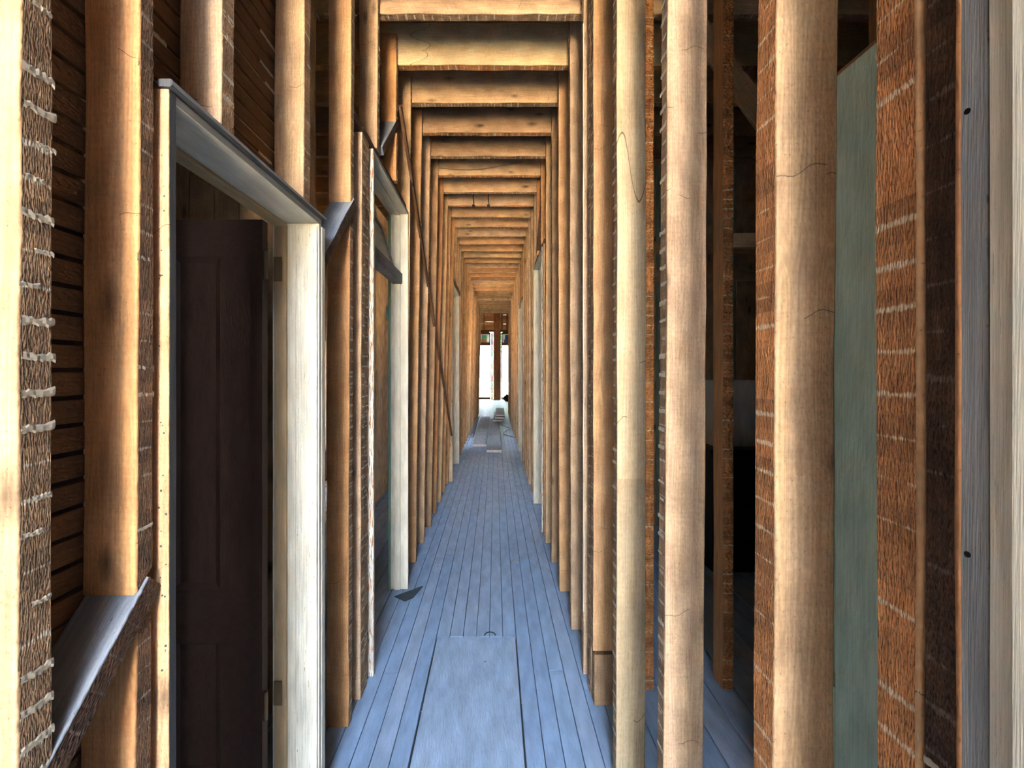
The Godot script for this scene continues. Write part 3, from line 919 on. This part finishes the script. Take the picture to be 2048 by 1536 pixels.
func build_side_rooms():
	# the cross partition seen between the studs
	var p := thing("wall_cross", "bare cross partition with a corner brace in the dim room behind the pale studs", "wall", Vector3.ZERO, "structure")
	for x in [0.80, 1.215, 1.64, 2.06, 2.48, 2.90]:
		var o := put(p, "wall_stud", timber(JOIST - 0.02, 0.055, 0.105, {"seed": int(x * 90)}), [M.face1, M.wood4, M.wood4], Vector3(x, 0, -2.316))
		if x == 1.215:
			o.set_meta("label", "stud with many pale lath marks facing along the corridor")
	var a := Vector3(0.98, 3.73, -2.39)
	var e := Vector3(1.80, 2.60, -2.39)
	var y := (e - a).normalized()
	put(p, "diagonal_brace", timber((e - a).length(), 0.13, 0.024, {"seed": 81}), M.wood3, a, Basis(y.cross(Vector3(0, 0, 1)), y, Vector3(0, 0, 1)))
	put(p, "nailing_block", timber(0.37, 0.075, 0.05, {"seed": 82}), [M.wood3, M.face0, M.wood3], Vector3(1.245, 2.345, -2.30), ACROSS)
	# a wall of grey upright boards closing that room
	var q := thing("wall_boarded", "wall of upright bare boards at the back of the dim room", "wall", Vector3.ZERO, "structure")
	for k in 23:
		put(q, "wall_board", timber(JOIST + 0.10, 0.12, 0.022, {"seed": 200 + k % 6, "wob": 0.0015}), M[["wood5", "wood1", "green_grey"][k % 3]], Vector3(0.80 + k * 0.122, 0, -4.641))
	put(q, "wall_rail", timber(2.8, 0.12, 0.04, {"seed": 210}), M.wood5, Vector3(0.75, 2.66, -4.605), ACROSS)
	put(q, "wall_rail", timber(2.8, 0.12, 0.04, {"seed": 211}), M.wood1, Vector3(0.75, 2.95, -4.605), ACROSS)
	# partition added to keep the space behind the brown door dark
	var dk := thing("added_partition", "upright board partition added to keep the space behind the brown door dark", "wall", Vector3.ZERO, "structure")
	for k in 15:
		put(dk, "wall_board", timber(JOIST - 0.02, 0.12, 0.022, {"seed": 230 + k % 6, "wob": 0.0015}), M.wood1, Vector3(-0.935 - k * 0.122, 0, -2.12))
	var ip := thing("added_inner_wall", "upright board partition added to darken the view through the tall doorway", "wall", Vector3.ZERO, "structure")  # added to block window light behind the tall doorway
	for k in 42:
		put(ip, "wall_board", timber(JOIST - 0.02, 0.12, 0.022, {"seed": 250 + k % 6, "wob": 0.0015}), M.wood1, Vector3(-1.5, 0, -4.36 - k * 0.122), Basis(Vector3(0, 0, 1), Vector3(0, 1, 0), Vector3(-1, 0, 0)))
	# things in the other room
	var b := thing("storage_chest", "black wooden chest standing in the dim room behind the studs", "chest", Vector3(2.12, 0, -3.80))
	put(b, "chest_body", block(Vector3(0.66, 0.96, 0.45), 0.01), M.black)
	put(b, "chest_lid", block(Vector3(0.70, 0.05, 0.49), 0.012), M.iron, Vector3(0, 0.961, 0))
	var wp := thing("white_cabinet", "small white cupboard standing on the black chest", "cupboard", Vector3(2.05, 1.013, -3.80))
	put(wp, "cupboard_body", block(Vector3(0.38, 0.56, 0.20), 0.006), M.white_panel)
	put(wp, "cupboard_door", block(Vector3(0.35, 0.52, 0.018), 0.004), M.white_panel, Vector3(0, 0.02, 0.110))
	# the green panelled door standing open
	var g := thing("panelled_door", "sage green panelled door leaf standing open behind the broad orange stud", "door", Vector3(1.0, 0, -0.62))
	var th := 0.06
	var edge := {"wob": 0.0002, "chamfer": 0.003, "segs": 2}
	put(g, "door_stile", timber(2.50, 0.623, th, edge), M.green, Vector3(0, 0, -0.3115), Basis(Vector3(0, 0, 1), Vector3(0, 1, 0), Vector3(-1, 0, 0)))
	put(g, "door_stile", timber(2.50, 0.08, th, edge), M.green, Vector3(0, 0, -0.79), Basis(Vector3(0, 0, 1), Vector3(0, 1, 0), Vector3(-1, 0, 0)))
	put(g, "door_rail", timber(0.126, 0.20, th, edge), M.green, Vector3(0, 2.40, -0.624), ALONG_EDGE)
	put(g, "door_rail", timber(0.126, 0.76, th, edge), M.green, Vector3(0, 0.38, -0.624), ALONG_EDGE)
	put(g, "door_panel", timber(1.56, 0.15, 0.012, edge), M.green, Vector3(0.022, 0.75, -0.687), Basis(Vector3(0, 0, 1), Vector3(0, 1, 0), Vector3(-1, 0, 0)))
	put(g, "door_cap", timber(0.83, 0.05, 0.016, edge), M.old_wood, Vector3(0, 2.509, 0), ALONG)


# ---------------------------------------------------------------- the glazed front

func build_front():
	var D := 24.0
	var hall := thing("wall_front", "boarded front wall of the hall with two tall glazed openings", "wall", Vector3.ZERO, "structure")
	# the hall beyond the corridor is higher: side walls, roof, header over the corridor mouth
	slab(hall, "side_wall", Vector3(-2.8, -0.3, -16.4), Vector3(-2.6, 5.4, -24.2), M.dimmed_wall)
	slab(hall, "side_wall", Vector3(3.6, -0.3, -16.4), Vector3(3.8, 5.4, -24.2), M.dimmed_wall)
	slab(hall, "side_wall", Vector3(-2.8, 4.06, -16.5), Vector3(3.8, 5.4, -16.65), M.wood2)
	slab(hall, "hall_roof", Vector3(-2.8, 5.4, -16.4), Vector3(3.8, 5.5, -24.4), M.wood2)
	# boards above the openings
	for k in 13:
		put(hall, "wall_board", timber(6.2, 0.1240, 0.022, {"seed": 300 + k % 4, "wob": 0.002, "segs": 10}), M.clap, Vector3(-2.6, 3.84 + k * 0.1248, -D), ACROSS)
	# piers between and beside the openings
	slab(hall, "pier", Vector3(-2.6, 0, -D), Vector3(-1.05, 3.78, -D - 0.15), M.dimmed_wall)
	slab(hall, "pier", Vector3(0.90, 0, -D), Vector3(3.6, 3.78, -D - 0.15), M.dimmed_wall)
	slab(hall, "pier", Vector3(-0.088, 0, -D), Vector3(0.338, 3.78, -D - 0.15), M.dimmed_wall)
	for s in [[-0.60, 0.06], [0.38, 0.11], [0.66, 0.11]]:
		put(hall, "wall_stud", timber(1.35, s[1], 0.09, {"seed": int(s[0] * 50) + 90}), M.post, Vector3(s[0], 3.83, -D + 0.12))
	put(hall, "front_beam", timber(6.2, 0.12, 0.12, {"seed": 5}), M.dark_wood, Vector3(-2.6, 3.76, -D + 0.06), ACROSS)
	var post := put(self, "timber_post", timber(5.38, 0.36, 0.30, {"seed": 17, "wob": 0.004, "chamfer": 0.02}), M.post, Vector3(0.10, 0, -23.4))
	tag(post, "thick brown timber post standing between the two bright front windows", "post")
	# glazed openings
	glazed("window_4", "tall glazed front door with a green and yellow glass transom", -1.05, -0.24, D, ["green_glass", "yellow_glass"])
	glazed("window_5", "tall front window with a blue glass square in its transom", 0.34, 0.90, D, ["blue_glass", "blue_glass"])
	# sidelight of small coloured panes beside the post
	var sl := thing("window_6", "narrow sidelight of small coloured panes beside the post", "window", Vector3(-0.16, 0, -D + 0.03), "structure")
	for e in [-0.06, 0.06]:
		put(sl, "sash_stile", block(Vector3(0.022, 3.68, 0.05), 0.002), M.dark_wood, Vector3(e, 0, 0))
	var cs := ["yellow_glass", "milk_glass", "green_glass", "rose_glass", "milk_glass", "yellow_glass", "milk_glass", "green_glass", "milk_glass", "rose_glass", "milk_glass"]
	for k in 11:
		put(sl, "coloured_pane", block(Vector3(0.096, 0.31, 0.006), 0.0005), M[cs[k]], Vector3(0, 0.02 + k * 0.332, 0))
		put(sl, "sash_bar", block(Vector3(0.098, 0.02, 0.04), 0.002), M.dark_wood, Vector3(0, k * 0.332, 0))
	# porch
	var pf := slab(self, "porch_floor", Vector3(-4.0, -0.3, -24.3), Vector3(4.5, -0.04, -26.8), M.porch)
	tag(pf, "pale porch floor outside the front windows", "porch", "structure")
	var pr := thing("added_porch_roof", "unseen flat porch roof added on two square posts to block sun from the front windows", "porch roof", Vector3.ZERO, "structure")  # out of view, added to hold back sun and sky
	slab(pr, "sun_block_slab", Vector3(-4.0, 4.0, -24.25), Vector3(4.5, 4.15, -27.0), M.porch)
	for x in [-2.9, 3.2]:
		slab(pr, "added_porch_post", Vector3(x, -0.04, -26.65), Vector3(x + 0.16, 4.0, -26.81), M.porch)
	var rail := thing("porch_railing", "low pinkish wooden railing along the porch", "railing", Vector3(0, -0.04, -26.6))
	put(rail, "top_rail", timber(8.0, 0.10, 0.07, {"seed": 2, "wob": 0.0, "segs": 2}), M.rail_paint, Vector3(-3.9, 0.98, 0), ACROSS)
	put(rail, "bottom_rail", timber(8.0, 0.14, 0.05, {"seed": 2, "wob": 0.0, "segs": 2}), M.rail_paint, Vector3(-3.9, 0.52, 0), ACROSS)
	for k in 33:
		put(rail, "baluster", block(Vector3(0.04, 0.42, 0.04), 0.003), M.rail_paint, Vector3(-3.8 + k * 0.24, 0.54, 0))
	for k in 5:
		put(rail, "rail_post", block(Vector3(0.10, 1.06, 0.10), 0.006), M.rail_paint, Vector3(-3.9 + k * 1.95, 0, 0))
	# trees across the street
	for t in [[-3.2, 34.0, 5.6, 21], [2.6, 38.0, 6.4, 22], [-9.0, 45.0, 7.5, 23], [8.5, 44.0, 7.0, 24]]:
		tree(t[0], t[1], t[2], t[3])
	var bag := thing("rubble_sack", "dark crumpled sack slumped by the foot of the front window", "sack", Vector3(0.62, 0, -22.4))
	var g := Geo.new()
	var r := RandomNumberGenerator.new()
	r.seed = 4
	var rings := []
	for i in 7:
		var ring := []
		for j in 10:
			var a := TAU * j / 10
			var f := sin(PI * (0.12 + 0.86 * i / 6.0))
			ring.append(Vector3(cos(a) * 0.24 * f * r.randf_range(0.8, 1.1), 0.38 * i / 6.0 * r.randf_range(0.93, 1.0), sin(a) * 0.18 * f * r.randf_range(0.8, 1.1)))
		rings.append(ring)
	for i in 6:
		for j in 10:
			var mid: Vector3 = (rings[i][j] + rings[i + 1][(j + 1) % 10]) / 2
			g.flat(rings[i][j], rings[i][(j + 1) % 10], rings[i + 1][(j + 1) % 10], rings[i + 1][j], Vector3(mid.x, mid.y - 0.19, mid.z))
	put(bag, "sack_body", commit([g]), M.iron)
	put(bag, "sack_tie", tube([Vector3(-0.03, 0.36, 0), Vector3(0.02, 0.40, 0.01), Vector3(0.05, 0.44, 0.0)], 0.018, 6), M.iron)


func glazed(called: String, label: String, x0: float, x1: float, D: float, colours: Array):
	var n := thing(called, label, "window", Vector3(0, 0, -D + 0.02), "structure")
	var wd := x1 - x0
	var mx := (x0 + x1) / 2
	for e in [x0 + 0.03, x1 - 0.03]:
		put(n, "sash_stile", block(Vector3(0.06, 3.68, 0.06), 0.004), M.dark_wood, Vector3(e, 0, 0))
	for yy in [0.02, 3.02, 3.64]:
		put(n, "sash_rail", timber(wd - 0.12, 0.16, 0.06, {"wob": 0.0, "segs": 1}), M.dark_wood, Vector3(x0 + 0.06, yy + 0.03, 0), ACROSS)
	put(n, "meeting_rail", timber(wd - 0.12, 0.03, 0.03, {"wob": 0.0, "segs": 1}), M.dark_wood, Vector3(x0 + 0.06, 2.50, 0), ACROSS)
	var p := Geo.new()
	p.flat(Vector3(x0, 0.05, -0.01), Vector3(x1, 0.05, -0.01), Vector3(x1, 3.0, -0.01), Vector3(x0, 3.0, -0.01), Vector3(0, 0, 1))
	put(n, "window_pane", commit([p]), M.glass)
	put(n, "transom_pane", block(Vector3(wd - 0.12, 0.50, 0.006), 0.0005), M.milk_glass, Vector3(mx, 3.10, -0.02))
	put(n, "coloured_pane", block(Vector3(0.26, 0.26, 0.008), 0.0005), M[colours[0]], Vector3(mx + 0.06, 3.29, -0.016))
	put(n, "coloured_pane", block(Vector3(0.32, 0.18, 0.008), 0.0005), M[colours[1]], Vector3(mx + 0.03, 3.11, -0.016))


func tree(x: float, d: float, tall: float, sd: int):
	var r := RandomNumberGenerator.new()
	r.seed = sd
	var t := thing("street_tree", "leafy tree across the street beyond the porch railing", "tree", Vector3(x, -0.3, -d), "", "trees across the street")
	put(t, "trunk", tube([Vector3.ZERO, Vector3(0.05, tall * 0.3, 0), Vector3(0.1, tall * 0.62, 0.1)], 0.16, 8), M.bark)
	var g := Geo.new()
	for k in 900:
		var p := Vector3(r.randfn(), r.randfn() * 0.8, r.randfn()).limit_length(1.9) * tall * 0.2 + Vector3(0, tall * 0.72, 0)
		var a := Vector3(r.randfn(), r.randfn(), r.randfn()).normalized() * 0.22
		var b := a.cross(Vector3(r.randfn(), r.randfn(), r.randfn()).normalized()).normalized() * 0.13
		g.flat(p - a, p + b, p + a, p - b, Vector3(0, 1, 0))
	put(t, "foliage", commit([g]), M.leaf)


# ---------------------------------------------------------------- loose things

func plank(called: String, label: String, x: float, y: float, d0: float, d1: float, wide: float, thick: float, turn: float, sd: int, group := ""):
	var o := put(self, called, timber(d1 - d0, wide, thick, {"seed": sd, "wob": 0.0012, "chamfer": 0.003}), [M.plank, M.plank, M.plank_end], Vector3(x, y + thick / 2 + 0.002, -d0), Basis(Vector3(0, 1, 0), turn) * ALONG)
	tag(o, label, "plank", "", group)


func build_floor_things():
	plank("loose_plank", "long grey plank lying askew on the blue floor beside a straight one", -0.333, 0.0, 9.37, 14.8, 0.30, 0.05, 0.0, 1)
	plank("loose_plank", "long straight grey plank with a pale sawn end partly under the short boards", -0.02, 0.0, 8.7, 14.2, 0.30, 0.05, 0.0, 2)
	plank("stacked_plank", "lowest short board of the little stack on the corridor floor", 0.085, 0.054, 13.4, 16.0, 0.29, 0.045, -0.006, 3, "short boards stacked on the floor")
	plank("stacked_plank", "middle short board of the little stack on the corridor floor", 0.155, 0.102, 13.7, 16.2, 0.30, 0.045, -0.012, 4, "short boards stacked on the floor")
	plank("stacked_plank", "topmost short board of the little stack on the corridor floor", 0.165, 0.150, 14.05, 16.4, 0.30, 0.045, -0.008, 5, "short boards stacked on the floor")
	plank("narrow_batten", "thin pale batten lying along the foot of the studs past the planks", -0.565, 0.0, 10.6, 15.0, 0.06, 0.03, 0.0, 6)
	# cord
	var pts := [Vector3(0.16, 0.008, -13.0), Vector3(0.32, 0.006, -12.5), Vector3(0.43, 0.006, -12.2), Vector3(0.30, 0.006, -11.7), Vector3(0.21, 0.006, -11.2), Vector3(0.31, 0.006, -10.9), Vector3(0.47, 0.006, -10.6)]
	var cord := put(self, "power_cord", tube(curve(pts, 6), 0.006, 6), M.iron)
	tag(cord, "dark cord snaking over the floor between planks and studs", "cord")
	# the dark shard near the second doorway
	var g := Geo.new()
	var a := [Vector3(-0.10, 0.004, 0.01), Vector3(0.10, 0.055, -0.04), Vector3(0.045, 0.02, 0.055), Vector3(-0.01, 0.004, 0.075)]
	var th := Vector3(0, 0.006, 0)
	var crease := Vector3(0.03, 0.036, -0.01)
	for up in [0.0, 1.0]:
		var dirn := Vector3(0, 1, 0) if up else Vector3(0, -1, 0)
		var s: Vector3 = th * up
		for k in 4:
			var b: Vector3 = a[k] + s
			var c: Vector3 = a[(k + 1) % 4] + s
			g.flat(b, c, crease + s, crease + s, dirn)
	for k in 4:
		var mid: Vector3 = (a[k] + a[(k + 1) % 4]) / 2
		g.flat(a[k], a[(k + 1) % 4], a[(k + 1) % 4] + th, a[k] + th, mid - crease)
	var sh := put(self, "slate_shard", commit([g]), M.slate, Vector3(-0.635, 0.0, -3.19))
	tag(sh, "dark grey curled shard lying on the blue floor near the tall doorway", "shard")
	var sp := put(self, "wood_splinter", tube([Vector3(-0.03, 0.003, 0), Vector3(0.01, 0.012, -0.01), Vector3(0.05, 0.006, -0.02)], 0.004, 5), M.plaster, Vector3(0.165, 0, -3.77))
	tag(sp, "small pale splinter lying across a floorboard seam", "splinter")
	# plaster crumbs nobody could count
	var cr := Geo.new()
	var r := RandomNumberGenerator.new()
	r.seed = 77
	for k in 420:
		var zone := r.randf()
		var d := r.randf_range(1.8, 6.0)
		var x := r.randf_range(-0.6, 0.46)
		if zone < 0.35:
			x = -0.36 + r.randfn() * 0.05
			d = r.randf_range(2.75, 4.3)
		elif zone < 0.5:
			x = [-0.64, 0.46][r.randi_range(0, 1)] + r.randfn() * 0.02
		var s := r.randf_range(0.0015, 0.004) * (2.2 if r.randf() < 0.06 else 1.0)
		var c := Vector3(x, s * 0.6, -d)
		var p := [c + Vector3(s, 0, 0), c + Vector3(0, 0, -s), c + Vector3(-s, 0, 0), c + Vector3(0, 0, s)]
		var tip := c + Vector3(r.randf_range(-s, s) * 0.4, s, r.randf_range(-s, s) * 0.4)
		for q in 4:
			var mid: Vector3 = (p[q] + p[(q + 1) % 4]) / 2 - c
			g = cr
			var nn: Vector3 = (mid + Vector3(0, s, 0)).normalized()
			cr.tri(p[q], p[(q + 1) % 4], tip, nn, nn, nn, Vector2.ZERO, Vector2.ZERO, Vector2.ZERO)
	var crumbs := put(self, "plaster_crumbs", commit([cr]), M.floor_paint3)
	tag(crumbs, "blue-grey plaster crumbs and paint chips scattered over the floorboards", "crumbs", "stuff")


func build_small_things():
	# two old wires stapled over the joist face
	for x in [-0.272, -0.082]:
		var w := thing("hanging_wire", "short black wire hanging over a joist of the corridor ceiling", "wire", Vector3(x, 3.715, -5.495), "", "pair of black wires on one joist")
		put(w, "wire_strand", tube(curve([Vector3(0.006, 0.20, 0.0), Vector3(-0.004, 0.12, 0.006), Vector3(0.004, 0.05, 0.008), Vector3(0, 0.0, 0.006)], 4), 0.006, 6), M.black)
		put(w, "wire_clip", block(Vector3(0.035, 0.03, 0.03), 0.006), M.black, Vector3(0, -0.005, 0.006))
	var d := 2.532 + 0.4246 * 5 - 0.01
	var c := put(self, "slack_cable", tube(curve([Vector3(-0.62, 3.82, -d), Vector3(-0.40, 3.80, -d), Vector3(-0.20, 3.80, -d), Vector3(0.0, 3.83, -d), Vector3(0.30, 3.88, -d)], 5), 0.006, 6), M.cable_grey)
	tag(c, "thin grey cable slung along the face of a reddish joist", "cable")
